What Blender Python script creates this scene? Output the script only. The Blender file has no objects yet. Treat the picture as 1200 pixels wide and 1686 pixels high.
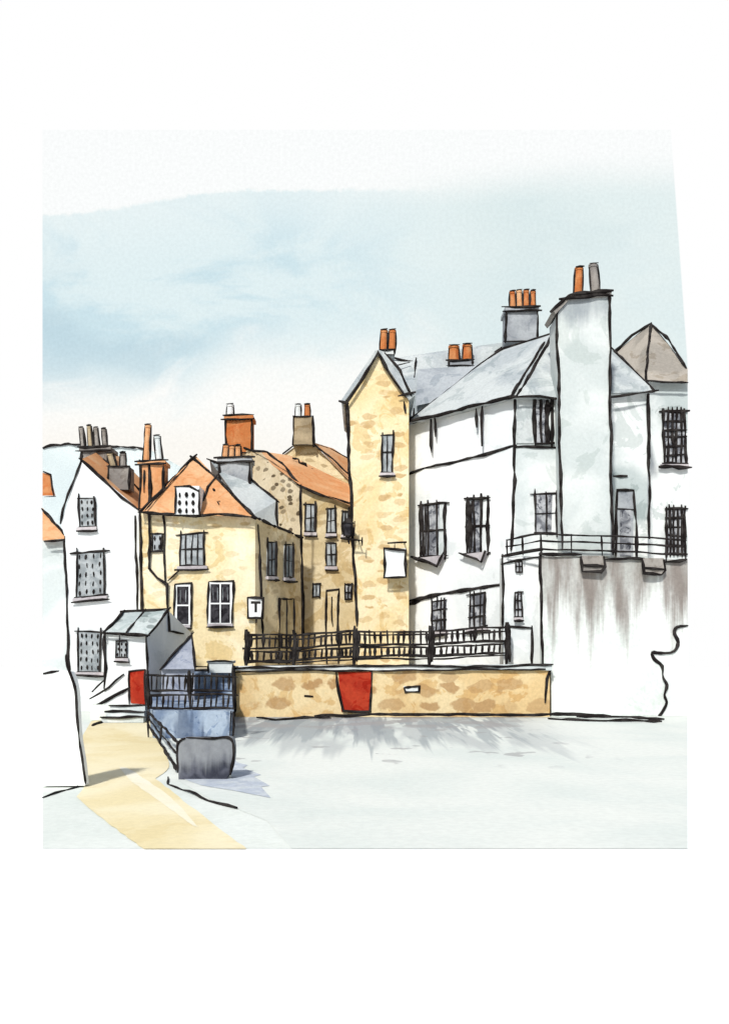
import bpy, bmesh, math, random
from mathutils import Vector, noise
random.seed(7)
F=1600.0; CAMZ=3.0; HY=1060.0
RK=1.12
scene=bpy.context.scene
def V(px,py,d): return Vector(((px-600)/F*d, d, CAMZ+(HY-py)/F*d))
def G(px,py,z=0.0):
    d=(CAMZ-z)*F/(py-HY); return Vector(((px-600)/F*d,d,z))
class Fac:
    def __init__(s,xa,da,xb,db):
        A=Vector(((xa-600)/F*da,da,0)); B=Vector(((xb-600)/F*db,db,0))
        t=(B-A).normalized(); s.n=Vector((t.y,-t.x,0)); s.A=A
        if s.n.y>0: s.n=-s.n
    def pt(s,px,py,off=0.0):
        r=Vector(((px-600)/F,1,(HY-py)/F)); t=s.n.dot(s.A)/s.n.dot(r)
        return Vector((0,0,CAMZ))+r*t+s.n*off
def Fr(d): return Fac(0,d,1200,d)
def smooth(pts,n=5):
    out=[]; P=[pts[0]]+list(pts)+[pts[-1]]
    for i in range(1,len(P)-2):
        a,b,c,d=[Vector(q) for q in P[i-1:i+3]]
        for j in range(n):
            t=j/n; out.append(tuple(.5*((2*b)+(c-a)*t+(2*a-5*b+4*c-d)*t*t+(3*b-a-3*c+d)*t**3)))
    out.append(tuple(pts[-1])); return out
# ---------------------------------------------------------------- materials
def lin(c):
    c=c/255.0
    return c/12.92 if c<=0.04045 else ((c+0.055)/1.055)**2.4
def col(rgb,k=0.72): return tuple(min(0.88,lin(c)*k) for c in rgb)+(1,)
class NT:
    def __init__(s,mat):
        mat.use_nodes=True; s.t=mat.node_tree; s.t.nodes.clear()
        s.out=s.t.nodes.new('ShaderNodeOutputMaterial')
    def n(s,typ,**kw):
        x=s.t.nodes.new(typ)
        for k,v in kw.items(): setattr(x,k,v)
        return x
    def L(s,a,b): s.t.links.new(a,b)
    def inp(s,sock,v):
        if hasattr(v,'is_output'): s.L(v,sock)
        else: sock.default_value=v
    def m(s,op,a,b=0.0,c=None,clamp=False):
        x=s.n('ShaderNodeMath',operation=op); x.use_clamp=clamp
        s.inp(x.inputs[0],a); s.inp(x.inputs[1],b)
        if c is not None: s.inp(x.inputs[2],c)
        return x.outputs[0]
    def ss(s,v,a,b,lo=0.0,hi=1.0):
        x=s.n('ShaderNodeMapRange',interpolation_type='SMOOTHSTEP')
        s.inp(x.inputs[0],v)
        if a>b: a,b,lo,hi=b,a,hi,lo
        x.inputs[1].default_value=a; x.inputs[2].default_value=b
        x.inputs[3].default_value=lo; x.inputs[4].default_value=hi
        return x.outputs[0]
    def mix(s,f,a,b,mode='MIX'):
        x=s.n('ShaderNodeMix',data_type='RGBA',blend_type=mode)
        s.inp(x.inputs[0],f); s.inp(x.inputs[6],a); s.inp(x.inputs[7],b)
        return x.outputs[2]
    def pos(s):
        g=s.n('ShaderNodeNewGeometry'); return g.outputs['Position']
    def sc(s,vec,sx,sy,sz):
        x=s.n('ShaderNodeVectorMath',operation='MULTIPLY'); s.L(vec,x.inputs[0]); x.inputs[1].default_value=(sx,sy,sz)
        return x.outputs[0]
    def noise(s,vec,scale,detail=3,rough=.55,dist=0):
        x=s.n('ShaderNodeTexNoise'); s.L(vec,x.inputs['Vector'])
        x.inputs['Scale'].default_value=scale; x.inputs['Detail'].default_value=detail
        x.inputs['Roughness'].default_value=rough; x.inputs['Distortion'].default_value=dist
        return x.outputs['Fac']
def wc(name,rgb,rgb2=None,dab=None,dabamt=.5,dsize=(0.8,0.3),streak=None,fade=None,k=.72,scale=.35,rough=.92,grain=.12,dthr=.5,famp=5.0,pool=.5,ffreq=1.1):
    mat=bpy.data.materials.new(name); t=NT(mat); p=t.pos()
    if rgb2 is None: rgb2=tuple(c*.93 for c in rgb)
    n1=t.noise(p,scale,4,.55,.6)
    c=t.mix(t.ss(n1,.42,.60),col(rgb,k),col(rgb2,k))
    n2=t.noise(p,scale*1.9,5,.6,1.2)
    c=t.mix(t.m('MULTIPLY',t.ss(n2,.555,.585),pool),c,t.mix(1.0,c,col(tuple(c_/max(rgb)*235 for c_ in rgb2),1.0),'MULTIPLY'))
    if dab:
        w=t.noise(p,1.3,2)
        q=t.n('ShaderNodeVectorMath',operation='ADD'); t.L(t.sc(p,1/dsize[0],1/dsize[0],1/dsize[1]),q.inputs[0])
        wv=t.n('ShaderNodeCombineXYZ'); t.L(t.m('MULTIPLY',w,.9),wv.inputs[0]); t.L(t.m('MULTIPLY',w,1.3),wv.inputs[2]); t.L(wv.outputs[0],q.inputs[1])
        v=t.n('ShaderNodeTexVoronoi'); t.L(q.outputs[0],v.inputs['Vector']); v.inputs['Scale'].default_value=1; v.inputs['Randomness'].default_value=.8
        sep=t.n('ShaderNodeSeparateColor'); t.L(v.outputs['Color'],sep.inputs[0])
        edge=t.ss(t.m('ADD',v.outputs['Distance'],t.m('MULTIPLY',t.noise(p,5,2),.22)),.60,.48)
        f=t.m('MULTIPLY',t.m('MULTIPLY',t.ss(sep.outputs[0],dthr,dthr+.15),edge),dabamt)
        f=t.m('MULTIPLY',f,t.m('ADD',.4,sep.outputs[1]),clamp=True)
        c=t.mix(f,c,col(dab,k))
    if fade:
        s3,z0,z1=fade
        sx=t.n('ShaderNodeSeparateXYZ'); t.L(p,sx.inputs[0])
        stn=t.noise(t.sc(p,ffreq,ffreq,.06),1,5,.65)
        zz=t.m('ADD',sx.outputs[2],t.m('MULTIPLY',t.m('SUBTRACT',stn,.5),famp))
        f=t.ss(zz,z1,z0)
        f=t.m('MULTIPLY',f,t.ss(t.noise(t.sc(p,1.5,1.5,.3),1,4),.3,.62,.45,1.0))
        c=t.mix(f,c,col(s3,k))
    if streak:
        s3,amt=streak
        f=t.m('MULTIPLY',t.ss(t.noise(t.sc(p,2.2,2.2,.25),1,3),.5,.62),amt)
        c=t.mix(f,c,col(s3,k))
    g=t.noise(p,8,3,.65)
    if grain: c=t.mix(1.0,c,t.mix(t.ss(g,.3,.7),(1-grain*.8,)*3+(1,),(1+grain*.5,)*3+(1,)),'MULTIPLY')
    b=t.n('ShaderNodeBsdfPrincipled'); t.L(c,b.inputs['Base Color']); b.inputs['Roughness'].default_value=rough
    b.inputs['Specular IOR Level'].default_value=.06
    bp=t.n('ShaderNodeBump'); bp.inputs['Strength'].default_value=.2; bp.inputs['Distance'].default_value=.04
    t.L(g,bp.inputs['Height']); t.L(bp.outputs[0],b.inputs['Normal'])
    t.L(b.outputs[0],t.out.inputs[0]); return mat
M={}
M['ink']=wc('ink',(36,32,31),(60,56,54),k=.7,scale=2)
M['white']=wc('white_render',(252,253,251),(232,236,235),k=.76,scale=.22,grain=.04,pool=.3)
M['paperwhite']=wc('limewash',(255,255,252),(250,251,247),k=.84,scale=.16,grain=.02,pool=.05)
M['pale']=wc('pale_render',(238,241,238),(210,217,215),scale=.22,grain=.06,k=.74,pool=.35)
M['washed']=wc('green_grey_render',(238,241,238),(192,201,199),scale=.26,grain=.06,k=.74,pool=.5)
M['stackpale']=wc('tall_stack_render',(225,229,225),(206,213,210),scale=.25,grain=.06,k=.74,fade=((160,167,170),17.3,16.3),famp=2.2,pool=.4)  # the fade paints grey shade under the cap into the colour
M['stone']=wc('ochre_stone',(247,231,192),(238,214,162),dab=(202,168,116),dabamt=.75,dthr=.50,dsize=(.75,.34),k=.75)
M['stonewall']=wc('quay_stone',(236,214,168),(226,196,144),dab=(182,144,98),dabamt=.75,dsize=(1.2,.62),dthr=.36,k=.75)
M['cream']=wc('cream_stone',(250,238,206),(240,222,178),dab=(208,180,130),dabamt=.7,dthr=.55,dsize=(.75,.3),k=.76)
M['tan']=wc('tan_stone',(226,209,172),(208,189,148),dab=(174,152,114),dabamt=.6,dthr=.55,k=.76)
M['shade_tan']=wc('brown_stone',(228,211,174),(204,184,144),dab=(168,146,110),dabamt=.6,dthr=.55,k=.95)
M['rubble']=wc('rubble_stone',(228,213,182),(208,190,156),dab=(104,90,70),dabamt=1.0,dsize=(.46,.24),dthr=.5,k=.8)
M['orange']=wc('orange_tile',(226,166,116),(234,184,138),scale=.6,k=.70,pool=.3)
M['rust']=wc('rust_brick',(210,130,76),(222,154,102),scale=.9,k=.66,pool=.35)
M['grey']=wc('grey_wash',(184,188,190),(162,166,170),scale=.5)
M['slate']=wc('slate_roof',(210,215,213),(184,191,193),scale=.35,k=.69)
M['slate2']=wc('dark_slate',(190,195,198),(166,172,177),scale=.4,k=.70)
M['green']=wc('mossy_slate',(204,211,208),(182,192,190),dab=(120,130,128),dabamt=.7,dsize=(.5,.25),k=.76)
M['umber']=wc('umber_slate',(190,181,168),(166,159,148),scale=.5,k=.72)
M['stack']=wc('stack_stone',(166,160,152),(138,133,128),scale=.7)
M['tanstack']=wc('tan_stack',(192,174,142),(164,148,120),scale=.7)
M['glass']=wc('pane_grey',(186,191,192),(152,158,160),scale=1.5)
M['glassd']=wc('pane_dark',(190,192,194),(116,118,124),scale=1.5,pool=.9)
M['black']=wc('pane_black',(40,38,42),(72,70,74),scale=3,k=.7)
M['sill']=wc('sill_stone',(214,206,206),(192,186,188))
M['red']=wc('red_paint',(190,68,44),(174,54,36),scale=1.2)
M['blue']=wc('blue_wash',(176,190,206),(126,144,170),streak=((84,98,122),.7),scale=.9,k=.72,pool=.6)
M['bluegrey']=wc('blue_grey_roof',(172,177,188),(146,152,166),scale=.8)
M['culv']=wc('dark_stone',(66,68,78),(98,100,110),fade=((150,153,156),.55,.1),famp=1.5,ffreq=2.2,scale=2.2,pool=.7)
M['shadowpale']=wc('shadow_blue_grey',(196,203,212),(214,219,222),scale=1.6,k=.80,pool=.5)  # tint for the painted shadow beside the culvert
M['retain']=wc('painted_shade_render',(238,242,237),(222,228,222),fade=((140,132,125),5.3,3.0),scale=.4,famp=8.5,k=.78,pool=.2,ffreq=1.5)  # fade puts grey shade into the upper wall colour, running out downwards
M['paving']=wc('paving',(230,220,196),(212,200,172))
M['hill']=wc('hill_haze',(212,221,219),(198,208,208),k=.8,scale=.1)
M['shore']=wc('shore_sand',(238,241,232),(228,233,224),scale=.16,k=.82,grain=.06,pool=.12)
M['path']=wc('ochre_path',(243,231,194),(236,220,174),scale=.2,k=.86,pool=.15,grain=.05)
M['pathpale']=wc('pale_path',(246,240,218),(244,236,208),scale=.3,k=.86,pool=.1,grain=.05)
def flat(name,c):
    mat=bpy.data.materials.new(name); mat.use_nodes=True; t=mat.node_tree; b=t.nodes['Principled BSDF']
    nz=t.nodes.new('ShaderNodeTexNoise'); nz.inputs['Scale'].default_value=.3
    mr=t.nodes.new('ShaderNodeMapRange'); mr.inputs[3].default_value=c-.01; mr.inputs[4].default_value=c
    t.links.new(nz.outputs['Fac'],mr.inputs[0]); t.links.new(mr.outputs[0],b.inputs['Base Color'])
    b.inputs['Roughness'].default_value=1; b.inputs['Specular IOR Level'].default_value=0; return mat
M['ground']=flat('white_ground',.96)
def water_mat():
    mat=bpy.data.materials.new('water'); t=NT(mat); p=t.pos()
    sx=t.n('ShaderNodeSeparateXYZ'); t.L(p,sx.inputs[0])
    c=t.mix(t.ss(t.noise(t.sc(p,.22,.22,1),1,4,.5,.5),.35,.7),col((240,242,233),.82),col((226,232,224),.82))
    def layer(c,seed,sxx,syy,y0,y1,thr,rgb,amt,jit,wd=.09):  # grey streaks off the quay: wall reflection painted into the water colour
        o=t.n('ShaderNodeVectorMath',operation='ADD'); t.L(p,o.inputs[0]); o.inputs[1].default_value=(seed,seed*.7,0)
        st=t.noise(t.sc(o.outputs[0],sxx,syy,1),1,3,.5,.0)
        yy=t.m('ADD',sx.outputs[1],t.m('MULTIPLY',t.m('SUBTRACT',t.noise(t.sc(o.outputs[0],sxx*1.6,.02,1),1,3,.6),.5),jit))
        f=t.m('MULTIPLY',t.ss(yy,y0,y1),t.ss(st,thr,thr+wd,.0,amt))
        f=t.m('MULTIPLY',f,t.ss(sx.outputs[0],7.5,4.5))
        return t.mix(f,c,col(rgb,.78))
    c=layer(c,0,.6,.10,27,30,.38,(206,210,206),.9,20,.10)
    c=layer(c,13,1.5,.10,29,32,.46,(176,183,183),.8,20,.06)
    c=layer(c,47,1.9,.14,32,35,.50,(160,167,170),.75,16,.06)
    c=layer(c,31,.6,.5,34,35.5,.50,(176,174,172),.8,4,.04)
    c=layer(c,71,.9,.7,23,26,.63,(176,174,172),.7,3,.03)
    g=t.noise(p,6,3,.65); c=t.mix(1.0,c,t.mix(t.ss(g,.3,.7),(.945,.945,.945,1),(1.02,1.02,1.02,1)),'MULTIPLY')
    b=t.n('ShaderNodeBsdfPrincipled'); t.L(c,b.inputs['Base Color']); b.inputs['Roughness'].default_value=.6
    b.inputs['Specular IOR Level'].default_value=.08
    bp=t.n('ShaderNodeBump'); bp.inputs['Strength'].default_value=.2; bp.inputs['Distance'].default_value=.04
    t.L(t.noise(t.sc(p,1.5,.7,1),1.5,3),bp.inputs['Height']); t.L(bp.outputs[0],b.inputs['Normal'])
    t.L(b.outputs[0],t.out.inputs[0]); return mat
M['water']=water_mat()
DB=120.0
def sky_mat():
    mat=bpy.data.materials.new('sky_wash'); t=NT(mat); p=t.pos()
    s=t.n('ShaderNodeSeparateXYZ'); t.L(p,s.inputs[0])
    u=t.m('MULTIPLY_ADD',s.outputs[0],F/DB,600.0)
    v=t.m('MULTIPLY_ADD',s.outputs[2],-F/DB,HY+CAMZ*F/DB)
    E=lambda rgb: tuple(lin(x) for x in rgb)+(1,)
    fine=t.noise(p,.8,4,.65); mid=t.noise(t.sc(p,.05,1,.10),1,5,.62,.5); big=t.noise(t.sc(p,.035,1,.07),1.0,4,.5)
    c=t.mix(t.ss(u,560,860),E((255,255,252)),E((236,244,242)))
    c=t.mix(t.m('MULTIPLY',t.ss(u,620,400),t.ss(v,660,740)),c,E((254,251,245)))
    ed=t.m('ADD',t.ss(u,60,420,350,308),t.m('MULTIPLY',t.m('SUBTRACT',fine,.5),18))
    ed=t.m('ADD',ed,t.m('MULTIPLY',t.ss(u,700,1000),-18))
    dv=t.m('SUBTRACT',v,ed)
    top=t.m('MULTIPLY',t.ss(dv,-2,9),t.ss(dv,-60,140,.8,1))
    soft=t.ss(dv,-50,40)
    w=t.mix(t.ss(u,500,800),top,soft)
    wf=t.n('ShaderNodeSeparateColor'); t.L(w,wf.inputs[0]); w=wf.outputs[0]
    low=t.m('ADD',v,t.m('MULTIPLY',t.m('SUBTRACT',mid,.5),260))
    low=t.m('ADD',low,t.m('MULTIPLY',t.m('MULTIPLY',t.ss(u,280,420),t.ss(u,800,640)),60))
    lb=t.ss(low,690,570)
    blue=t.m('MULTIPLY',lb,w)
    c=t.mix(t.m('MULTIPLY',blue,.95),c,t.mix(t.ss(u,480,820),E((225,241,244)),E((230,242,242))))
    deep=t.m('MULTIPLY',blue,t.ss(mid,.42,.58)); 
    deep=t.m('MULTIPLY',deep,t.ss(v,320,420,.35,1)); deep=t.m('MULTIPLY',deep,t.ss(u,760,380,.12,1))
    c=t.mix(t.m('MULTIPLY',deep,.85),c,E((202,227,236)))
    d2=t.m('MULTIPLY',t.m('MULTIPLY',blue,t.ss(big,.5,.62)),t.m('MULTIPLY',t.ss(v,400,520),t.ss(u,600,300)))
    c=t.mix(t.m('MULTIPLY',d2,.65),c,E((190,215,226)))
    rp=t.m('MULTIPLY',t.m('MULTIPLY',t.ss(u,700,900),t.ss(big,.46,.6)),t.ss(v,700,560))
    c=t.mix(t.m('MULTIPLY',t.m('MULTIPLY',rp,w),.4),c,E((210,228,231)))
    c=t.mix(w,E((252,254,254)),c)
    g=t.noise(p,2.4,3,.7); c=t.mix(1.0,c,t.mix(t.ss(g,.3,.7),(.955,)*3+(1,),(1.02,)*3+(1,)),'MULTIPLY')
    side=t.m('MULTIPLY',t.ss(u,69,71),t.ss(t.m('SUBTRACT',u,t.m('MULTIPLY',v,.072)),1090,1087.5))
    side=t.m('MULTIPLY',side,t.ss(u,1133,1131))
    side=t.m('MULTIPLY',side,t.m('MULTIPLY',t.ss(v,1105,1100),t.ss(v,212,214)))
    c=t.mix(side,(1,1,1,1),c)
    e=t.n('ShaderNodeEmission'); t.L(c,e.inputs[0]); e.inputs[1].default_value=1.0
    t.L(e.outputs[0],t.out.inputs[0]); return mat
M['sky']=sky_mat()
# ---------------------------------------------------------------- mesh building
class Node:
    def __init__(s,name,thing,parent=None,label=None):
        s.name=name; s.thing=thing; s.parent=parent; s.v=[]; s.f=[]; s.m=[]; s.kids=[]; s.label=label; s.obj=None
    def sub(s,name,label=None):
        k=Node(name,s.thing,s,label); s.kids.append(k); return k
    def face(s,pts,mat):
        i=len(s.v); s.v+=[Vector(p) for p in pts]; s.f.append(list(range(i,i+len(pts)))); s.m.append(mat); return s
    def prism(s,a,b,mat):
        n=len(a); i=len(s.v); s.v+=[Vector(p) for p in a]+[Vector(p) for p in b]
        s.f.append([i+j for j in range(n)]); s.f.append([i+n+j for j in reversed(range(n))])
        for j in range(n):
            k=(j+1)%n; s.f.append([i+j,i+n+j,i+n+k,i+k])
        s.m+=[mat]*(n+2); return s
    def slab(s,fac,pts,off,th,mat):
        return s.prism([fac.pt(x,y,off) for x,y in pts],[fac.pt(x,y,off)-fac.n*th for x,y in pts],mat)
    def rect(s,fac,x0,y0,x1,y1,off,th,mat,k=0):
        return s.slab(fac,[(x0,y0),(x1,y0+k*(x1-x0)),(x1,y1+k*(x1-x0)),(x0,y1)],off,th,mat)
    def hull(s,pts,mat):
        bm=bmesh.new()
        for p in pts: bm.verts.new(p)
        r=bmesh.ops.convex_hull(bm,input=bm.verts)
        bmesh.ops.delete(bm,geom=[g for g in r['geom_interior'] if isinstance(g,bmesh.types.BMVert)],context='VERTS')
        bm.verts.index_update(); i=len(s.v); s.v+=[v.co.copy() for v in bm.verts]
        for f in bm.faces: s.f.append([i+v.index for v in f.verts]); s.m.append(mat)
        bm.free(); return s
    def ink(s,pts,r=.055,mat='ink',wob=.035,step=.3,seg=6):
        pts=[Vector(p) for p in pts]; out=[]; r=r*RK
        if len(pts)>1 and step>=.3 and wob>=.03:
            a=(pts[0]-pts[1]); b=(pts[-1]-pts[-2])
            if (pts[0]-pts[-1]).length>1.2:
                pts[0]=pts[0]+a.normalized()*random.uniform(0,.14); pts[-1]=pts[-1]+b.normalized()*random.uniform(0,.16)
        for a,b in zip(pts,pts[1:]):
            L=(b-a).length; n=max(1,int(L/step))
            for j in range(n): out.append(a+(b-a)*(j/n))
        out.append(pts[-1])
        if len(out)<3: out=[pts[0],(pts[0]+pts[-1])/2,pts[-1]] if len(pts)==2 else out
        sd=Vector((random.uniform(0,50),random.uniform(0,50),random.uniform(0,50)))
        P=[p+noise.noise_vector(p*.9+sd)*wob*1.9+noise.noise_vector(p*3+sd)*wob*.6 for p in out]
        i0=len(s.v); n=len(P)
        for j,p in enumerate(P):
            t=(P[min(j+1,n-1)]-P[max(j-1,0)])
            if t.length<1e-6: t=Vector((0,0,1))
            t.normalize(); ref=Vector((0,1,0)) if abs(t.y)<.9 else Vector((1,0,0))
            a=t.cross(ref).normalized(); b=t.cross(a)
            rr=r*(1+.65*noise.noise(p*2.0+sd)+.22*random.uniform(-1,1))
            if j in(0,n-1): rr*=.55
            for q in range(seg):
                an=2*math.pi*q/seg; s.v.append(p+a*math.cos(an)*rr+b*math.sin(an)*rr)
        for j in range(n-1):
            for q in range(seg):
                w=(q+1)%seg; s.f.append([i0+j*seg+q,i0+j*seg+w,i0+(j+1)*seg+w,i0+(j+1)*seg+q]); s.m.append(mat)
        s.f.append([i0+q for q in range(seg)]); s.f.append([i0+(n-1)*seg+q for q in range(seg)]); s.m+=[mat]*2
        return s
    def li(s,fac,pts,r=.055,off=.03,**k): return s.ink([fac.pt(x,y,off) for x,y in pts],r,**k)
    def l3(s,pts,r=.055,**k): return s.ink([V(*p) for p in pts],r,**k)
    def cone(s,c,r0,r1,h,mat,seg=12):
        a=[c+Vector((math.cos(2*math.pi*q/seg)*r0,math.sin(2*math.pi*q/seg)*r0,0)) for q in range(seg)]
        b=[c+Vector((math.cos(2*math.pi*q/seg)*r1,math.sin(2*math.pi*q/seg)*r1,h)) for q in range(seg)]
        return s.prism(a,b,mat)
    def build(s,base,parobj):
        me=bpy.data.meshes.new(s.name); me.from_pydata([v-base for v in s.v],[],s.f)
        names=[]
        for q in s.m:
            if q not in names: names.append(q)
        for q in names: me.materials.append(M[q])
        for pl,q in zip(me.polygons,s.m): pl.material_index=names.index(q)
        bm=bmesh.new(); bm.from_mesh(me); bmesh.ops.recalc_face_normals(bm,faces=bm.faces); bm.to_mesh(me); bm.free()
        o=bpy.data.objects.new(s.name,me); scene.collection.objects.link(o); s.obj=o
        if parobj: o.parent=parobj
        if s.label: o['label']=s.label
        for k in s.kids: k.build(base,o)
        return o
things=[]
class Thing:
    def __init__(s,name,label,cat,base,group=None):
        s.name=name; s.label=label; s.cat=cat; s.base=base; s.group=group; s.parts=[]; things.append(s)
    def part(s,name,label=None):
        p=Node(name,s,None,label); s.parts.append(p); return p
    def build(s):
        e=bpy.data.objects.new(s.name,None); e.location=s.base; e.empty_display_size=.3
        scene.collection.objects.link(e); e['label']=s.label; e['category']=s.cat
        if s.group: e['group']=s.group
        for p in s.parts: p.build(s.base,e)
def structure(name,node):
    o=node.build(Vector((0,0,0)),None); o.name=name; o['kind']='structure'; return o
# ---------------------------------------------------------------- helpers
def window(T,fac,x0,y0,x1,y1,style='bars',cols=3,rows=4,k=0,sill=True,label=None,r=.035):
    w=T.part('window',label); W=x1-x0; H=y1-y0
    sk=random.uniform(-.035,.035)*W+random.uniform(-1,1) if style!='dark' else 0; kk=k+(random.uniform(-.03,.03) if style!='dark' else 0)
    P=lambda a,b:(x0+a*W+sk*b, y0+b*H+kk*a*W)
    glass={'dots':'glass','bars':'glass','dark':'black','grid':'glassd','shade':'glassd','plain':'pale','shut':'grey'}[style]
    if style=='shade' and W>25:
        w.slab(fac,[P(0,0),P(1,0),P(1,1),P(0,1)],.04,.12,'pale')
        w.slab(fac,[P(.0,.0),P(.78,.0),P(.70,1),P(.0,1)],.055,.1,glass)
    else: w.slab(fac,[P(0,0),P(1,0),P(1,1),P(0,1)],.05,.12,glass)
    J=lambda s=.03: random.uniform(-s,s)
    if style=='dots':
        for i in range(cols):
            for j in range(rows):
                a=(i+.5)/cols+J(.03); b=(j+.5)/rows+J(.02); h=.26/rows
                w.li(fac,[P(a,b-h),P(a+J(),b+h)],r*1.1,.07,wob=.01,step=.1)
    elif style in('bars','plain'):
        for i in range(1,cols): w.li(fac,[P(i/cols+J(),.0),P(i/cols+J(),1)],r*.85,.07,wob=.02)
        for j in range(1,rows): w.li(fac,[P(0,j/rows+J()),P(1,j/rows+J())],r*.85,.07,wob=.02)
    elif style=='dark':
        for i in range(1,cols): w.rect(fac,x0+W*i/cols-1,y0,x0+W*i/cols+1,y1,.09,.05,'white',0)
        w.rect(fac,x0,y0+H*.5-1.2,x1,y0+H*.5+1.2,.095,.05,'white',0)
        for i in range(cols*2):
            a=(i+.5)/(cols*2); w.li(fac,[P(a,.08),P(a+J(),.42)],.018,.06,mat='glass',wob=.02); 
    elif style in('grid','shade','shut'):
        for i in range(1,cols): w.li(fac,[P(i/cols+J(),-.04),P(i/cols+J(.05),1.03)],r*1.05,.07,wob=.03)
        for j in range(1,rows): w.li(fac,[P(-.06,j/rows+J()),P(1.06,j/rows+J(.03))],r*.95,.07,wob=.03)
    f=w.sub('frame')
    if style=='dark':
        q=4
        for a in ((x0-q,y0-q,x1+q,y0),(x0-q,y1,x1+q,y1+q),(x0-q,y0,x0,y1),(x1,y0,x1+q,y1)): f.rect(fac,*a,.08,.1,'white')
        f.li(fac,[(x0-q,y0-q),(x1+q,y0-q-1),(x1+q,y1+q),(x0-q-1,y1+q),(x0-q,y0-q)],r*1.2,.09)
    else:
        f.li(fac,[P(-.14+J(.06),0),P(1.14+J(.06),J(.01))],r*1.15,.07); f.li(fac,[P(1,-.04+J()),P(1+J(),1.03)],r*1.4,.07)
        f.li(fac,[P(0,-.05+J()),P(J(),1)],r*1.2,.07); f.li(fac,[P(-.08,1),P(1.1,1)],r*1.25,.07)
    if sill:
        s_=w.sub('sill'); e=min(6,W*.15)
        s_.rect(fac,x0-e,y1+1-e*k,x1+e,y1+6-e*k,.15,.17,'sill',k); s_.li(fac,[(x0-e-1,y1+7-k*e),(x1+e+2,y1+7+k*W)],r*1.4,.15)
    return w
def pots(ch,d,lst):
    for (px,yt,yb,w,mat,lean) in lst:
        p=ch.sub('chimney_pot'); c=V(px,yb,d); t=V(px+lean,yt,d); h=t.z-c.z; r=w/2*d/F
        seg=10
        a=[c+Vector((math.cos(6.2832*q/seg)*r,math.sin(6.2832*q/seg)*r,0)) for q in range(seg)]
        b=[t+Vector((math.cos(6.2832*q/seg)*r*.86,math.sin(6.2832*q/seg)*r*.86,0)) for q in range(seg)]
        p.prism(a,b,mat); p.cone(t-Vector((0,0,.06)),r*1.02,r*1.02,.12,mat)
        p.ink([c+Vector((-r,-.03,0)),t+Vector((-r*.86,-.03,.03))],.045,wob=.015); p.ink([c+Vector((r,-.03,0)),t+Vector((r*.86,-.03,.05))],.055,wob=.015)
        p.ink([t+Vector((-r,-r,.05)),t+Vector((r,-r,.08))],.04,wob=.01)
def chimney(T,x0,yt,x1,yb,d,mat,th=1.0,pt=(),cap=True,dx=0,top='ink'):
    c=T.part('chimney'); f=Fr(d)
    c.slab(f,[(x0,yt),(x1,yt),(x1+dx,yb),(x0-dx,yb)],0,th,mat)
    c.li(f,[(x0,yt-2),(x0-dx,yb)],.05); c.li(f,[(x1,yt),(x1+dx,yb)],.06); c.li(f,[(x0-dx,yb),(x1+dx,yb+1)],.03)
    if cap:
        c.rect(f,x0-3,yt-6,x1+3,yt,.1,th+.2,mat); c.li(f,[(x0-4,yt-6),(x1+4,yt-7)],.05,.1); c.li(f,[(x0-4,yt+1),(x1+4,yt)],.05,.1)
    else: c.li(f,[(x0-2,yt),(x1+2,yt-1)],.05)
    pots(c,d+th*.4,pt); return c
# ================================================================ SETTING
n=Node('ground',None); n.face([(-170,-30,-.03),(170,-30,-.03),(170,170,-.03),(-170,170,-.03)],'ground'); structure('ground',n)
n=Node('sky',None); n.face([(-260,DB,-2),(260,DB,-2),(260,DB,200),(-260,DB,200)],'sky'); structure('sky',n)
n=Node('shore',None)
n.face([G(70,1130,-.026),G(70,1398,-.026),G(1132,1398,-.026),G(1132,1178,-.026)],'shore')
n.ink([G(276,1281),G(274,1290),G(290,1296),G(312,1305),G(345,1318),G(388,1331)],.026,wob=.03)
n.ink([G(141,1285),G(139,1292),G(125,1296),G(100,1303),G(71,1313)],.024,wob=.02,step=.2)
structure('shore',n)
n=Node('path',None)
def rough(pts,a,n=6):
    q=smooth(pts,n); return [(x+random.uniform(-a,a),y+random.uniform(-a,a)*.5) for x,y in q]
path=smooth([(150,1188),(195,1180),(243,1184),(258,1210),(272,1240),(278,1264),(256,1282)],4)+rough([(256,1282),(285,1305),(345,1352),(406,1398)],1.6)[1:-1]+[(406,1398),(236,1398)]+rough([(236,1398),(205,1376),(160,1342),(126,1312)],1.8)[1:-1]+smooth([(126,1312),(141,1290),(138,1250),(134,1215)],4)
n.face([G(x,y,-.014) for x,y in path],'path')
n.ink([G(153,1195,.0),G(175,1187,.0),G(205,1185,.0),G(240,1186,.0)],.05)
structure('path',n)
n=Node('path_marking',None); n.face([G(x,y,-.008) for x,y in rough([(197,1264),(212,1266),(240,1284),(272,1306),(300,1332),(326,1362)],1)+rough([(318,1360),(282,1334),(246,1308),(214,1286)],1)],'pathpale'); structure('path_marking',n)
n=Node('water',None)
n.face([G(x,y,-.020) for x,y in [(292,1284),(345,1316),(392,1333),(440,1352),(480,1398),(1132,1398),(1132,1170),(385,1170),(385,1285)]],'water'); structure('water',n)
n=Node('shadow_patch',None)
n.face([G(x,y,-.012) for x,y in [(300,1282),(382,1282),(379,1245),(392,1256),(408,1260),(400,1265),(430,1276),(418,1279),(444,1294),(430,1296),(446,1314),(415,1308),(385,1302),(372,1300),(352,1297),(330,1293)]],'shadowpale'); structure('shadow_patch',n)  # flat sheet coloured as the bluish shadow right of the culvert
n=Node('hill',None)
pr=[(70,738),(88,733),(110,731),(140,732),(190,736),(246,740),(300,770),(420,800),(640,820),(640,1085),(70,1085)]
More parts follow.
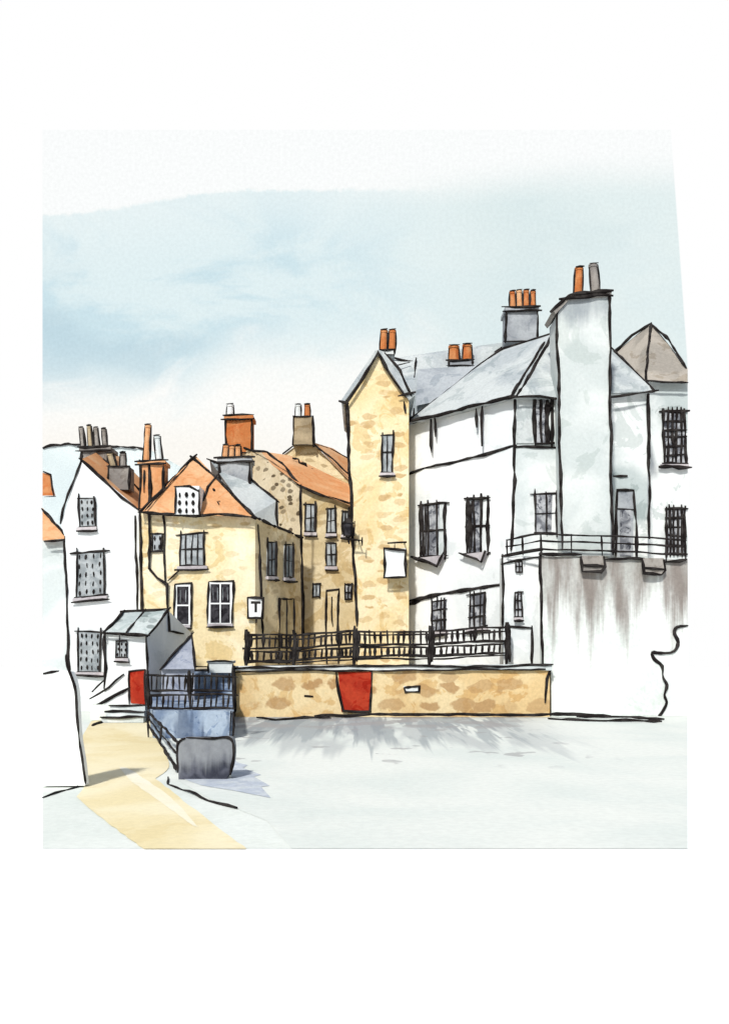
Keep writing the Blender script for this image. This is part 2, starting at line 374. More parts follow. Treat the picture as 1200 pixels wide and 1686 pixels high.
n.prism([V(x,y,95) for x,y in pr],[V(x,min(y+60,1085),95)+Vector((0,14,0)) for x,y in pr],'hill')
n.l3([(70,738,94.9),(88,733,94.9),(112,731,94.9),(133,732,94.9)],.10,wob=.08); n.l3([(176,735,94.9),(210,737,94.9),(246,739,94.9)],.10,wob=.08)
structure('hill',n)
n=Node('pavement',None)
n.hull([Vector((x,y,z)) for x,y in ((-8.9,40.35),(7.4,40.35),(9,60),(-16,60)) for z in (0,1.98)],'paving'); structure('quay_pavement',n)
n=Node('terrace',None)
a=V(892,915,40.9).x; b=V(1132,915,40.9).x
n.hull([Vector((x,y,z)) for x,y in ((a,40.9),(b,40.9),(b+1,55),(a,55)) for z in (0,6.35)],'paving'); structure('terrace_ground',n)
# near boundary wall on the bank
T=Thing('boundary_wall','low limewashed boundary wall with rounded end beside path','wall',G(110,1300)); fw=Fr(20.4)
w=T.part('wall'); edge=smooth([(98,1105),(110,1105),(118,1112),(125,1140),(127,1180),(130,1220),(136,1258),(140,1294)],4)
w.slab(fw,[(70,1110)]+edge+[(70,1295)],0,.3,'paperwhite')
w.li(fw,[(71,1110),(85,1107),(98,1105)],.022,.01,wob=.01,step=.2); w.li(fw,smooth([(109,1078),(111,1096),(118,1114),(125,1140),(127,1180),(130,1220),(136,1258),(141,1290)],4),.026,.01,step=.15,wob=.015)
# ================================================================ A
T=Thing('house','white cottage with orange tiled roof and small dormer','house',V(90,1130,45)); f=Fr(45)
w=T.part('wall'); w.slab(f,[(70,884),(107,884),(112,1000),(117,1172),(70,1168)],0,4,'pale')
w.li(f,[(107,886),(110,960),(113,1080),(117,1140)],.06)
r=T.part('roof'); r.hull([V(70,836,47),V(114,886,44.6),V(70,890,44.6),V(100,880,48),V(70,870,49)],'orange')
r.l3([(70,838,46.8),(90,862,45.6),(114,887,44.5)],.055); r.l3([(114,886,44.5),(98,889,44.5),(72,891,44.5)],.05)
dm=T.part('dormer'); dm.hull([V(70,778,48),V(83,782,48),V(91,816,48),V(70,816,48),V(70,778,50),V(85,800,50)],'rust'); dm.l3([(73,778,47.9),(82,781,47.9),(90,817,47.9)],.05); dm.l3([(73,817,47.9),(91,817,47.9)],.04)
# ================================================================ B
T=Thing('house','tall white gabled house with orange roof and dotted windows','house',V(170,1165,43)); f=Fr(43)
w=T.part('wall'); w.slab(f,[(133,757),(228,838),(233,1172),(118,1172),(112,1000),(107,885),(100,862)],0,5,'white')
w.li(f,[(136,752),(122,788),(108,826),(100,858)],.055); w.li(f,[(133,757),(170,790),(200,818),(230,841)],.055)
w.li(f,[(222,850),(226,930),(226,1005)],.04); w.li(f,[(107,885),(110,960),(112,1060),(116,1120)],.04)
r=T.part('roof'); r.hull([V(134,756,43.05),V(230,841,43.05),V(238,795,49),V(180,735,49),V(228,845,43.4)],'orange'); r.l3([(170,755,45),(200,778,45),(236,812,45)],.035)
chimney(T,134,742,180,775,46,'stack',1.2,[(138,706,742,8,'stack',-4),(150,703,742,8,'tanstack',-3),(161,706,742,8,'stack',-3),(174,708,742,8,'stack',-3)])
chimney(T,177,768,213,806,43.6,'stack',.9,[(187,748,768,11,'tanstack',-6),(203,748,768,10,'stack',0)],cap=False)
window(T,f,131,822,156,868,'dots',3,4,k=-.05); window(T,f,127,912,171,984,'dots',4,5,k=-.08,label='arched window with grey dotted panes')
window(T,f,130,1040,166,1106,'dots',4,5,sill=True)
# ================================================================ C
T=Thing('cottage','ochre stone cottage with orange hipped roof and white-framed windows','house',V(325,1096,42)); f=Fr(42); fs=Fac(420,42,494,45.5)
w=T.part('wall'); w.slab(f,[(230,842),(420,850),(420,1097),(242,1097)],0,5,'cream')
w.li(f,[(231,842),(232,920),(234,1003)],.05)
w.li(f,[(243,845),(246,860)],.03)
w2=T.part('side_wall','brownish stone side wall with sash windows'); w2.slab(fs,[(420,854),(494,886),(497,1094),(421,1096)],.0,3,'shade_tan')
w2.li(fs,[(412,850),(450,866),(496,886)],.055,.1); w2.li(fs,[(424,868),(428,960),(432,1040)],.05); w2.li(fs,[(494,800),(495,900),(498,1060)],.045)
r=T.part('roof'); r.hull([V(229,843,41.6),V(419,852,41.6),V(322,750,44.5),V(330,770,48),V(300,835,47),V(400,846,47)],'orange')
r.l3([(229,843,41.5),(262,812,42.5),(298,772,43.8),(324,748,44.4)],.05); r.l3([(316,752,44.4),(350,782,43.6),(384,815,42.5),(421,853,41.5)],.055)
r.l3([(229,843,41.5),(300,849,41.5),(360,847,41.5),(419,852,41.5)],.055); r.l3([(357,782,43.4),(343,800,42.9),(336,822,42.3)],.045)
r.l3([(240,838,41.6),(270,806,42.6),(310,764,44)],.03)
for q in ((350,803),(358,826),(345,835),(265,835)): r.l3([(q[0],q[1],42.2-(845-q[1])*.01),(q[0]+3,q[1]+5,42.2-(840-q[1])*.01)],.04,step=.1)
dm=T.part('dormer','white dormer window set into the orange roof'); fd=Fr(41.4); dm.rect(fd,288,800,328,847,.0,1.8,'white')
dm.li(fd,[(288,802),(290,847)],.035); dm.li(fd,[(286,801),(312,799),(327,808)],.04); dm.li(fd,[(327,806),(328,848)],.055)
for i in range(3):
    for j in range(3): dm.li(fd,[(296+i*11,811+j*13),(296+i*11,819+j*13)],.06,.03,wob=.01,step=.1)
c=chimney(T,230,765,270,838,42.8,'orange',.9,[(241,702,765,11,'orange',3),(263,720,765,11,'pale',-4)]); c.li(Fr(42.8),[(246,770),(247,838)],.07); c.li(Fr(42.8),[(238,772),(236,812)],.04)
r2=T.part('lean_to_roof','pale grey slate roof behind the orange one'); r2.hull([V(345,757,46),V(412,788,46),V(458,824,45.2),V(458,868,45),V(412,850,44),V(430,850,47),V(350,790,47)],'slate')
r2.l3([(345,757,45.9),(380,768,45.9),(412,788,45.9),(456,824,45.1)],.05); r2.l3([(456,822,45),(457,868,45)],.06); r2.l3([(445,828,45),(446,866,45)],.035)
chimney(T,361,760,412,800,45.6,'grey',1,[(370,735,760,10,'orange',2),(381,737,760,10,'orange',1),(392,736,760,10,'orange',0)])
window(T,f,298,880,336,932,'bars',4,2,k=-.03); window(T,f,292,966,311,1028,'dark',1,2,label='narrow dark window in white frame'); window(T,f,347,962,379,1026,'dark',2,2,label='dark paned sash window in white frame')
window(T,f,251,880,268,908,'dots',2,2,sill=False)
window(T,fs,439,893,452,948,'bars',2,2,k=.05); window(T,fs,467,898,480,950,'bars',2,2,k=.05)
d=T.part('door'); d.rect(fs,458,985,482,1092,.04,.1,'tan'); d.li(fs,[(458,1092),(458,985),(482,987),(482,1092)],.045,.06); d.li(fs,[(470,987),(470,1090)],.035,.06)
dp=T.part('drainpipe'); dp.li(f,[(246,845),(247,900),(247,936),(260,952),(276,964),(277,1006)],.055,.1); dp.li(f,[(270,845),(271,900),(273,962)],.04,.1); dp.li(f,[(294,940),(276,958)],.06,.1)
# ================================================================ D
T=Thing('house','rubble stone house with sagging orange roof and narrow sash windows','house',V(530,1094,47)); f=Fr(47); fg=Fac(405,50,495,47)
w=T.part('wall'); w.slab(f,[(494,800),(580,834),(592,1094),(496,1094)],0,5,'tan'); w.li(f,[(494,800),(496,900),(500,1040)],.05); w.li(f,[(492,800),(530,816),(576,830)],.055,.25)
g=T.part('gable_wall','rubble stone gable wall with dark speckles'); g.slab(fg,[(395,740),(412,741),(494,798),(496,1094),(405,1094)],0,3,'rubble'); g.li(fg,[(398,738),(440,744),(470,768),(496,800)],.05,.05)
r=T.part('roof'); r.hull([V(412,740,50.2),V(492,797,46.7),V(582,835,46.7),V(580,800,50),V(478,750,51),V(580,830,50)],'orange')
r.l3([(408,740,50.1),(450,750,50.5),(478,757,50.6)],.055)
st=[]
for i in range(8): st+=[(480+i*12,755+i*8,50.2),(490+i*12,757+i*8,50.2)]
r.l3(st+[(578,820,50)],.05,step=.15)
chimney(T,372,690,414,745,50,'rust',1.2,[(379,668,690,12,'pale',0)],cap=True)
for a in ((503,830,519,876),(538,838,552,878),(563,842,575,880),(537,895,553,932)): window(T,f,*a,'bars',2,2)
window(T,f,515,961,527,984,'bars',2,1,sill=False); window(T,f,568,962,580,988,'shade',2,2,sill=False)
d=T.part('door'); d.rect(f,537,972,557,1092,.04,.1,'tan'); d.li(f,[(537,1092),(537,973),(557,970),(557,1092)],.045,.06); d.li(f,[(546,985),(547,1030)],.03,.06)
# ================================================================ E
T=Thing('house','tan stone house with orange roof behind the others','house',V(540,1092,54)); 
w=T.part('wall'); w.hull([V(462,752,54),V(490,732,54),V(515,730,54),V(600,815,54),V(600,1092,54),V(462,1092,54),V(480,770,58),V(600,860,58),V(600,1092,58),V(480,1092,58)],'shade_tan'); w.l3([(465,748,53.9),(485,733,53.9)],.05)
r=T.part('roof'); r.hull([V(515,728,53.8),V(548,738,57),V(600,772,57),V(600,818,53.8),V(600,810,58)],'orange'); r.l3([(513,727,53.7),(548,756,53.7),(580,785,53.7)],.04); r.l3([(520,732,54),(545,739,56),(578,757,56.8)],.035)
chimney(T,484,686,515,732,53.5,'tanstack',1.2,[(491,668,686,10,'pale',0),(506,668,686,10,'rust',0)],cap=False,dx=2)
# ================================================================ F
T=Thing('house','tall narrow ochre stone house with steep gable','house',V(625,1094,44.5)); f=Fr(44.5)
w=T.part('wall'); w.slab(f,[(572,665),(622,585),(673,655),(673,1095),(589,1095),(580,860),(574,740)],0,6,'stone')
w.li(f,[(571,662),(574,740),(580,860),(585,960),(588,1030)],.06); w.li(f,[(666,660),(668,680)],.05)
r=T.part('roof'); r.slab(f,[(566,664),(562,660),(618,578),(623,585)],.18,6.4,'slate'); r.slab(f,[(623,585),(622,577),(634,582),(683,652),(673,660)],.18,6.4,'slate')
r.li(f,[(558,663),(575,666)],.05,.2); r.li(f,[(570,668),(597,625),(624,582)],.06,.2); r.li(f,[(622,583),(640,615),(655,638),(667,656)],.06,.2); r.li(f,[(632,583),(658,612),(675,650)],.05,.2); r.li(f,[(655,655),(684,648)],.06,.2)
chimney(T,626,576,650,584,45.2,'pale',1,[(631,546,577,12,'rust',1),(645,546,577,12,'rust',1)],cap=False)
window(T,f,628,716,647,778,'bars',2,2)
# ================================================================ G
T=Thing('house','pale house with grey slate roof and clay pots','house',V(720,1090,49))
w=T.part('wall'); w.hull([V(x,y,d) for x,y,d in ((655,690,48.3),(830,690,48.3),(655,1092,48.3),(830,1092,48.3),(655,690,54),(830,690,54),(655,1092,54),(830,1092,54))],'white')
r=T.part('roof'); r.hull([V(642,590,50),V(682,596,50),V(740,598,50),V(800,590,50),V(835,568,50),V(850,560,51),V(850,700,48),V(660,700,48),V(655,650,48.4),V(700,690,54)],'slate')
r.l3([(640,588,49.8),(662,592,49.8),(682,594,49.8)],.05); r.l3([(684,588,49.6),(682,640,48.9),(680,690,48)],.05); r.l3([(684,600,49.8),(740,598,49.8),(798,592,49.8),(834,566,49.8),(850,556,49.8)],.05)
r.l3([(645,598,49.4),(650,602,49.2),(676,596,49.4)],.03)
r.l3([(680,697,48),(690,690,47.9)],.05)
dk=T.part('roof_panel','darker grey slate slope'); dk.hull([V(688,608,49.0),V(790,600,49.0),V(722,660,47.9),V(684,668,47.9),V(740,640,49.6)],'slate2')
chimney(T,738,593,779,601,49.0,'grey',.8,[(747,572,595,18,'rust',0),(769,570,594,16,'rust',0)],cap=False)
chimney(T,834,512,884,562,48.2,'grey',1.4,[(844,482,507,10,'rust',-1),(855,480,507,10,'orange',-1),(866,480,507,10,'rust',0),(877,481,507,9,'rust',0)],dx=1)
# ================================================================ H
T=Thing('inn','large white rendered inn with slate hipped roof and bay windows','building',V(790,1092,44)); f=Fac(671,46,848,42); fb=Fr(42)
w=T.part('wall'); w.slab(f,[(671,700),(848,656),(848,1096),(671,1094)],0,4,'white'); w.slab(fb,[(848,655),(922,655),(922,1096),(848,1096)],0.002,4,'pale')
w.li(f,[(671,700),(670,790),(671,900),(670,990)],.05); w.li(f,[(672,782),(700,770),(760,758),(846,735)],.055)
w.li(f,[(644,996),(700,984),(760,972),(832,962)],.07); w.li(f,[(655,1000),(690,990)],.07)
w.li(f,[(848,652),(848,740),(846,830),(842,905)],.065); w.li(fb,[(849,736),(880,736),(920,736)],.055); w.li(fb,[(922,650),(922,780),(924,900)],.045)
r=T.part('roof'); r.hull([V(664,699,45.6),V(849,652,41.6),V(924,654,41.6),V(800,592,47.2),V(830,573,47),V(913,547,45.2),V(800,640,51),V(912,600,51)],'slate')
r.l3([(664,699,45.5),(710,664,46.2),(760,625,46.9),(800,592,47.1),(830,573,46.9),(870,560,46),(914,547,45.1)],.055)
r.l3([(660,697,45.5),(720,684,44.3),(780,668,43),(850,652,41.5)],.07); r.l3([(850,652,41.5),(880,602,43.2),(914,547,45.1)],.065); r.l3([(841,652,41.6),(866,612,43),(896,562,44.7)],.05)
r.l3([(849,654,41.5),(890,652,41.5),(924,655,41.5)],.06)
for xx,ya,yb in ((715,690,742),(722,688,720),(789,674,706),(798,672,736)):
    b=T.part('roof_bracket'); b.li(f,[(xx,ya),(xx+1,yb)],.06,.25)
for q,(a0,b0,a1,b1) in enumerate(((694,832,733,918),(770,822,804,912))):
    wn=window(T,f,a0,b0,a1,b1,'shade',3,2,k=-.08,sill=False,r=.05,label='projecting grey bay window with heavy bracket')
    wn.li(f,[(a0+3,b0+2),(a0+5,b1-2)],.07,.08); wn.li(f,[(a0+9,b0+4),(a0+8,b1-10)],.045,.08)
    s=wn.sub('sill'); s.slab(f,[(a0-6,b1+2),(a1+2,b1-3),(a1-8,b1+14),(a0+20,b1+8)],.3,.35,'sill'); s.li(f,[(a0-8,b1),(a0+20,b1+10),(a1-6,b1+16),(a1+2,b1-2)],.06,.32)
window(T,f,713,990,735,1040,'grid',3,3,k=-.1); window(T,f,774,980,800,1034,'grid',3,3,k=-.1)
wn=window(T,fb,880,656,908,730,'shade',3,1,sill=False,r=.05,label='tall dark corner bay window'); wn.li(fb,[(901,660),(900,700),(902,728)],.11,.08); window(T,fb,880,814,917,878,'shade',2,2,sill=False)
s=T.part('shutter'); s.rect(fb,850,657,878,730,.06,.1,'slate'); s.li(fb,[(878,656),(879,732)],.05,.08)
# ================================================================ porch block
T=Thing('outbuilding','small flat-topped white annexe with tiny windows','building',V(860,1096,41.2)); f=Fr(41.2)
w=T.part('wall'); w.slab(f,[(828,917),(893,915),(893,1097),(828,1097)],0,1.0,'white'); w.li(f,[(827,915),(828,1000),(827,1030)],.05); w.li(f,[(826,916),(860,910),(893,906)],.06); w.li(f,[(826,928),(850,922),(890,918)],.035); w.li(f,[(830,1032),(874,1034)],.045); w.li(f,[(875,1032),(876,1092)],.05)
w.li(f,[(892,912),(892,980),(893,1020)],.04)
window(T,f,848,925,858,942,'shade',2,2,sill=False); window(T,f,847,976,858,1016,'grid',2,3)
# ================================================================ J
T=Thing('house','white rendered house with pale hipped slate roof and great chimney','house',V(1000,915,43)); f=Fr(43)
w=T.part('wall'); w.slab(f,[(922,652),(1066,648),(1066,922),(922,922)],0,5,'washed'); w.li(f,[(1066,642),(1067,740),(1068,830),(1069,885)],.055); w.li(f,[(1010,784),(1034,784)],.06)
r=T.part('roof'); r.hull([V(955,540,46),V(1003,572,46),V(926,652,42.6),V(1078,643,42.6),V(1078,647,43),V(1040,645,48),V(930,650,48)],'slate')
r.l3([(1003,570,45.9),(1040,606,44.3),(1078,643,42.5)],.055); r.l3([(1084,642,42.5),(1040,648,42.5),(1003,653,42.5)],.05)
d=T.part('door'); d.rect(f,1016,810,1042,918,.05,.12,'grey'); d.rect(f,1020,840,1038,916,.08,.1,'glassd'); d.li(f,[(1014,918),(1015,808),(1043,808),(1048,918)],.05,.08); d.li(f,[(1014,838),(1044,840)],.045,.1)
c=T.part('chimney','towering pale rendered chimney stack'); fc=Fr(41.1)
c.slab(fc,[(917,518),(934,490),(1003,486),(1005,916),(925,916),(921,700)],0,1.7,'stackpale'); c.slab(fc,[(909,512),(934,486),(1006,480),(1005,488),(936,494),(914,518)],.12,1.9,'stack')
c.li(fc,[(916,520),(920,640),(922,780),(926,900)],.055); c.li(fc,[(1003,484),(1004,600),(1006,760),(1008,912)],.055); c.li(fc,[(907,513),(922,498),(936,486),(1007,479)],.075,.15); c.li(fc,[(918,494),(980,486),(1004,488)],.06,.15)
pots(c,41.6,[(951,443,482,14,'rust',2),(980,438,480,15,'stack',-4)])
# ================================================================ K
T=Thing('house','pale house with umber slate hipped roof and dark grid windows','house',V(1100,920,46)); f=Fr(46)
w=T.part('wall'); w.slab(f,[(1064,628),(1132,628),(1132,925),(1064,925)],0,4,'washed'); w.li(f,[(1068,640),(1068,760)],.04)
r=T.part('roof'); r.hull([V(1062,628,45.6),V(1132,629,45.6),V(1132,606,46.4),V(1072,531,49),V(1008,584,50),V(1060,630,50),V(1132,620,50)],'umber')
r.l3([(1008,582,49.9),(1040,552,49.4),(1072,531,48.8)],.06); r.l3([(1072,531,48.9),(1100,560,47.6),(1130,605,46.3)],.06); r.l3([(1072,533,48.8),(1068,580,47.2),(1063,627,45.5)],.055); r.l3([(1060,628,45.5),(1128,630,45.5)],.05)
window(T,f,1092,678,1127,764,'grid',5,6,r=.052); window(T,f,1096,838,1127,912,'grid',5,5,r=.052,sill=False)
# ================================================================ retaining wall
T=Thing('retaining_wall','high retaining wall with grey shade painted on, rising from the water','wall',V(1000,1178,40.5)); f=Fr(40.45)  # grey at the top is shade painted into the wall colour
w=T.part('wall'); w.slab(f,[(892,916),(1132,922),(1132,1179),(908,1179),(907,1100),(892,1100)],0,.44,'retain')
w.li(f,[(889,912),(891,980),(892,1060),(893,1097)],.055); w.li(f,[(888,914),(955,914)],.06,.1); w.li(f,[(990,922),(1055,920)],.06,.1); w.li(f,[(1090,926),(1130,922)],.06,.1)
w.li(f,smooth([(1131,1029),(1113,1033),(1109,1044),(1115,1058),(1109,1073),(1088,1077),(1074,1076),(1078,1087),(1090,1098),(1091,1116),(1097,1128),(1093,1144),(1097,1156),(1090,1172),(1084,1178)],3),.055,.04,wob=.03,step=.2)
for a in ((955,916,992),(1055,920,1090)):
    c=T.part('corbel'); x0,y0,x1=a; c.slab(f,[(x0,y0),(x1,y0),(x1,y0+22),(x1-6,y0+27),(x0+2,y0+27)],.25,.5,'stack'); c.li(f,[(x0-1,y0),(x0+1,y0+26),(x1-5,y0+28),(x1+2,y0+20),(x1,y0+2)],.055,.28); c.li(f,[(x0,y0+16),(x1,y0+17)],.05,.28)
w.ink([G(905,1183,.03),G(960,1186,.03),G(1030,1187,.03),G(1088,1189,.03)],.05)
T=Thing('railing','thin dark metal railing along the terrace edge','railing',V(980,915,40.6))
rl=T.part('rail')
for i in range(3):
    y=(0,12,25)[i]; rl.l3([(832,890+y*.9,41.0),(858,884+y,40.7),(889,879+y,40.4),(960,881+y,40.3),(1060,885+y,40.3),(1130,889+y,40.3)],.036,wob=.02)
for x,y0,y1,d in ((834,888,916,41),(860,882,914,40.7),(890,877,914,40.4),(940,879,914,40.3),(990,881,918,40.3),(1046,883,920,40.3),(1096,885,924,40.3),(1128,887,924,40.3)):
    p=T.part('railing_post'); p.l3([(x,y0,d),(x+1,y1,d)],.04,wob=.01)
# ================================================================ quay wall
T=Thing('quay_wall','low ochre stone quay wall with pale coping and red door','wall',V(645,1180,40)); f=Fr(40)
w=T.part('wall'); w.slab(f,[(388,1104),(905,1104),(905,1181),(388,1181)],0,.34,'stonewall'); w.li(f,[(898,1096),(905,1104),(900,1118),(897,1155)],.05)
w.ink([G(425,1183,.03),G(455,1185,.03),G(500,1182,.03),G(545,1183,.03)],.05)
w.li(f,[(520,1178),(600,1176),(700,1175),(800,1175),(950,1176),(1000,1178)],.055,.5); w.ink([G(950,1180,.05),G(1010,1181,.05),G(1088,1184,.05)],.045); w.li(f,[(500,1146),(515,1148)],.05)
c=T.part('coping'); c.slab(f,[(386,1097),(908,1094),(908,1104),(386,1104)],.1,.55,'pale'); c.li(f,[(386,1100),(500,1099),(640,1096),(780,1098),(908,1095)],.045,.14); c.li(f,[(388,1106),(520,1104),(680,1104),(896,1102)],.035,.12)
d=T.part('door','bright red painted water door'); d.slab(f,[(557,1107),(612,1106),(610,1171),(562,1172)],.04,.1,'red'); d.li(f,[(555,1106),(558,1140),(563,1171),(610,1171),(612,1106)],.045,.06)
v=T.part('vent'); v.slab(f,[(664,1130),(690,1129),(689,1138),(666,1139)],.03,.08,'pale'); v.li(f,[(664,1131),(690,1129),(689,1138),(666,1139),(664,1131)],.05,.06,step=.15)
# fence
T=Thing('picket_fence','long dark wooden picket fence on top of the quay','fence',V(620,1098,40.5)); f=Fr(40.5)
posts=[(405,1036),(483,1037),(583,1030),(707,1030),(834,1024)]
for x,y in posts:
    p=T.part('fence_post'); p.li(f,[(x,y),(x+2,1060),(x,1096)],.085,0,wob=.02); p.li(f,[(x+5,y+4),(x+5,1090)],.05,0,wob=.02)
for (xa,ya),(xb,yb) in zip(posts,posts[1:]):
    p=T.part('fence_panel'); sl=(yb-ya)/(xb-xa)
    for dy,rr in ((8,.04),(14,.035),(30,.05),(35,.035),(50,.05),(54,.03)): p.li(f,[(xa,ya+dy+2),((xa+xb)/2,(ya+yb)/2+dy+random.uniform(-1,2)),(xb,yb+dy+1)],rr,0,wob=.03)
    x=xa+8
    while x<xb-4:
        y=ya+sl*(x-xa); p.li(f,[(x,y+9+random.uniform(-2,3)),(x+random.uniform(-2,2),y+30)],random.uniform(.045,.065),0,wob=.01); p.li(f,[(x+1,y+35),(x+random.uniform(-2,2),y+52)],random.uniform(.045,.065),0,wob=.01); x+=random.uniform(7,11.5)
# ================================================================ shed + steps
T=Thing('shed','small white shed with mossy slate roof and red door','shed',V(210,1160,38)); f=Fr(38); fs=Fac(242,38,300,41)
w=T.part('wall'); w.slab(f,[(172,1040),(242,1046),(242,1162),(172,1162)],0,1.6,'white'); w.slab(fs,[(242,1046),(276,1004),(318,1045),(318,1165),(242,1165)],-.01,.6,'white')
w.li(f,[(173,1038),(174,1100),(172,1130)],.055); w.li(f,[(242,1046),(243,1105)],.055); w.li(f,[(172,1040),(242,1047)],.05); w.li(fs,[(276,1004),(277,1038),(300,1045)],.045); w.li(f,[(196,1046),(196,1085)],.02)
w.li(f,[(152,1140),(172,1120)],.045); w.li(f,[(152,1166),(210,1136)],.045); w.li(f,[(150,1150),(178,1132),(205,1112)],.04)
r=T.part('roof'); r.hull([V(170,1041,37.8),V(244,1047,37.8),V(205,1007,39.4),V(277,1003,39.4),V(240,1040,40)],'green'); r.l3([(170,1041,37.7),(186,1024,38.4),(205,1007,39.3)],.05); r.l3([(203,1007,39.3),(277,1003,39.3)],.05); r.l3([(244,1047,37.7),(262,1024,38.4),(278,1003,39.3)],.05); r.l3([(170,1041,37.7),(244,1047,37.7)],.045); r.l3([(206,1043,37.7),(238,1005,39.3)],.035)
window(T,f,193,1056,210,1083,'dots',3,3,sill=True,r=.028)
d=T.part('door','red painted door'); d.slab(f,[(214,1106),(240,1102),(240,1160),(216,1158)],.05,.1,'red'); d.li(f,[(214,1160),(214,1106),(240,1102),(240,1160)],.035,.07)
T=Thing('outhouse','small outhouse with steep blue-grey lean-to roof','shed',V(295,1100,36.5)); 
r=T.part('roof'); r.hull([V(264,1102,36.2),V(317,1044,37.5),V(321,1102,36.2),V(321,1080,39),V(275,1100,39)],'bluegrey'); r.l3([(264,1102,36.1),(290,1074,36.7),(317,1043,37.4)],.045); r.l3([(317,1043,37.4),(320,1102,36.1)],.045)
w=T.part('wall'); w.hull([V(x,y,d) for x in (266,320) for y,d in ((1100,36.4),(1165,36.4),(1100,38.8),(1165,38.8))],'bluegrey')
T=Thing('steps','pale stone landing with steps below the red door','steps',G(215,1190)); 
for i in range(3):
    p=T.part('step'); z=.62-.2*i; y0=37.9-.35*i
    xa=V(186-i*3,0,38).x; xb=V(243+i*2,0,38).x
    p.hull([Vector((x,y,zz)) for x in (xa,xb) for y in (y0-.35,y0) for zz in (0,z)],'pale'); p.ink([(xa,y0-.37,z),(xb,y0-.37,z)],.04)
p=T.part('landing'); p.hull([Vector((x,y,z)) for x in (V(150,0,38).x,V(246,0,38).x) for y in (37.9,43) for z in (0,.62)],'shore')
# ================================================================ jetty, blue fence
T=Thing('jetty','blue painted jetty wall standing at the water edge','jetty',G(315,1215))
w=T.part('wall'); w.hull([V(252,1170,31),V(385,1170,31),V(252,1216,31),V(385,1216,31)]+[Vector((V(x,0,39.8).x,39.8,z)) for x in (245,385) for z in (0,.88)],'blue')
w.l3([(384,1170,30.9),(384,1216,30.9)],.045); w.l3([(380,1172,30.9),(378,1216,30.9)],.03); w.l3([(300,1217,30.9),(340,1215,30.9),(384,1217,30.9)],.03)
b=T.part('back_wall','blue washed wall behind the fence'); b.slab(Fr(39.7),[(243,1106),(386,1103),(386,1160),(243,1160)],0,.3,'blue'); b.li(Fr(39.7),[(386,1100),(387,1168)],.05); b.li(Fr(39.7),[(320,1104),(386,1102)],.04)
T=Thing('crate','small pale box on the wall beside the fence','box',V(362,1102,39.2)); p=T.part('body'); ff=Fr(39.2); p.rect(ff,343,1092,382,1108,0,.5,'pale'); p.li(ff,[(343,1108),(343,1092)],.035); p.li(ff,[(383,1108),(384,1094)],.035); l=T.part('lid'); l.rect(ff,341,1088,385,1092,.05,.6,'slate'); l.li(ff,[(340,1089),(386,1090)],.03,.06)
T=Thing('railed_fence','navy wooden railing above the blue jetty','fence',V(315,1170,31.1)); f=Fr(31.1)
for x in (243,312,384):
    p=T.part('fence_post'); p.li(f,[(x,1104),(x+1,1169)],.055,0,wob=.015)
for xa,xb in ((243,312),(312,384)):
    p=T.part('fence_panel')
    for y in (1113,1137,1144,1166): p.li(f,[(xa,y),(xb,y+2)],.035,0,wob=.03)
    x=xa+6
    while x<xb-3:
        p.li(f,[(x,1112+random.uniform(-4,2)),(x+random.uniform(-3,1),1136)],.034,0,wob=.01); p.li(f,[(x,1145),(x-random.uniform(0,3),1166)],.034,0,wob=.01); x+=random.uniform(8,11)
T=Thing('handrail','dark sloping timber handrail beside the ochre path','railing',G(268,1255))
ra=[(243,1172,31.2),(266,1195,27.5),(292,1222,24)]; rb=[(243,1192,31.2),(264,1224,27.5),(290,1268,22.6)]
p=T.part('rail'); p.l3(ra,.035,wob=.02); p=T.part('rail'); p.l3(rb,.035,wob=.02)
p=T.part('rail'); p.l3([(244,1182,31.2),(266,1210,27.5),(290,1240,23.6)],.025,wob=.02)
for a,b in ((ra[0],(244,1214,31)),(ra[1],rb[1]),(ra[2],(293,1272,22.5))):
    q=T.part('railing_post'); q.l3([a,b],.035,wob=.01)
T=Thing('culvert','dark blotched stone culvert block at the water edge','culvert',G(338,1280))
prof=smooth([(294,1284),(293,1250),(294,1226),(302,1217),(345,1218),(372,1215),(382,1221),(384,1244),(380,1268),(372,1284)],4)
f=Fr(21.6); w=T.part('body'); w.slab(f,prof,0,.5,'culv'); w.li(f,smooth([(293,1270),(292,1236),(295,1222),(306,1215)],4),.02,.01,step=.1,wob=.01); w.li(f,smooth([(306,1215),(345,1217),(372,1214),(383,1221),(385,1243),(379,1276)],4),.028,.01,step=.1,wob=.01)
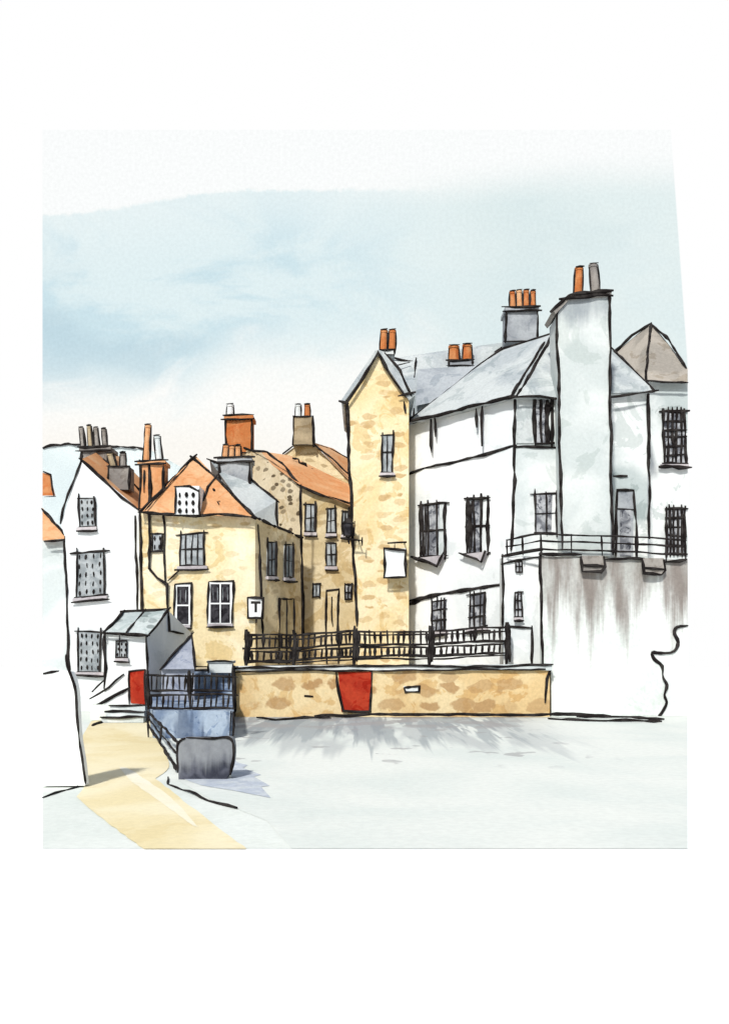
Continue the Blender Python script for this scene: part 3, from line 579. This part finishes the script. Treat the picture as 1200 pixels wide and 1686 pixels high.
# ================================================================ signs, lantern
T=Thing('hanging_sign','blank white square sign hung from an iron bracket','sign',V(650,950,44)); f=Fr(43.9)
b=T.part('board'); b.rect(f,633,903,668,950,0,.08,'white'); b.li(f,[(632,903),(668,906),(669,950),(632,952),(633,903)],.05,.03)
b=T.part('bracket'); b.li(f,[(638,894),(670,893)],.045,.02); b.ink([f.pt(664,893,0),f.pt(666,893,-.8)],.035); b.li(f,[(650,894),(650,904)],.03,.0)
T=Thing('wall_sign','white wall sign with black letter T in black frame','sign',V(421,1020,41.8)); f=Fr(41.8)
b=T.part('board'); b.rect(f,408,983,433,1016,0,.1,'white'); b.li(f,[(408,983),(433,984),(432,1017),(409,1016),(408,983)],.05,.03)
b=T.part('lettering'); b.rect(f,413,990,429,994,.02,.06,'ink'); b.rect(f,419,994,423,1008,.021,.06,'ink')
b=T.part('bracket'); b.li(f,[(421,1016),(421,1026)],.04)
T=Thing('wall_lantern','black iron lantern on a bracket against the stone wall','lamp',V(574,886,44)); f=Fr(43.9)
b=T.part('lamp'); c0=f.pt(573,882); b.cone(c0,.16,.24,.55,'black',6); b.cone(c0+Vector((0,0,.55)),.3,.05,.25,'ink',6); b.cone(c0-Vector((0,0,.1)),.08,.16,.1,'ink',6)
b.li(f,[(564,862),(566,884)],.03); b.li(f,[(583,858),(582,884)],.03)
b=T.part('bracket'); b.li(f,[(566,888),(598,891)],.045); b.li(f,[(574,884),(575,896)],.04); b.ink([f.pt(590,890,0),f.pt(590,890,-.7)],.035); b.li(f,[(597,884),(597,898)],.035)
for t in things: t.build()
# ================================================================ light, world, camera
sd=Vector((.235,.76,-.66)).normalized()
L=bpy.data.lights.new('sun','SUN'); L.energy=4.3; L.angle=math.radians(4); L.color=(1,.985,.955)
lo=bpy.data.objects.new('sun',L); scene.collection.objects.link(lo); lo.rotation_euler=sd.to_track_quat('-Z','Y').to_euler(); lo.location=(-20,-20,40)
W=bpy.data.worlds.new('World'); scene.world=W; W.use_nodes=True; nt=W.node_tree
sk=nt.nodes.new('ShaderNodeTexSky'); sk.sky_type='NISHITA'; sk.sun_disc=False
sk.sun_elevation=math.asin(-sd.z); sk.sun_rotation=math.atan2(-sd.x,-sd.y)%(2*math.pi)
bg=nt.nodes['Background']; bg.inputs[1].default_value=.11; nt.links.new(sk.outputs[0],bg.inputs[0])
cam=bpy.data.cameras.new('camera'); co=bpy.data.objects.new('camera',cam); scene.collection.objects.link(co)
co.location=(0,0,CAMZ); co.rotation_euler=(math.radians(90),0,0); cam.sensor_fit='HORIZONTAL'; cam.sensor_width=36; cam.lens=48
cam.shift_y=(HY-843)/1200; cam.clip_end=600; scene.camera=co
scene.view_settings.view_transform='Standard'; scene.view_settings.look='None'; scene.view_settings.exposure=0
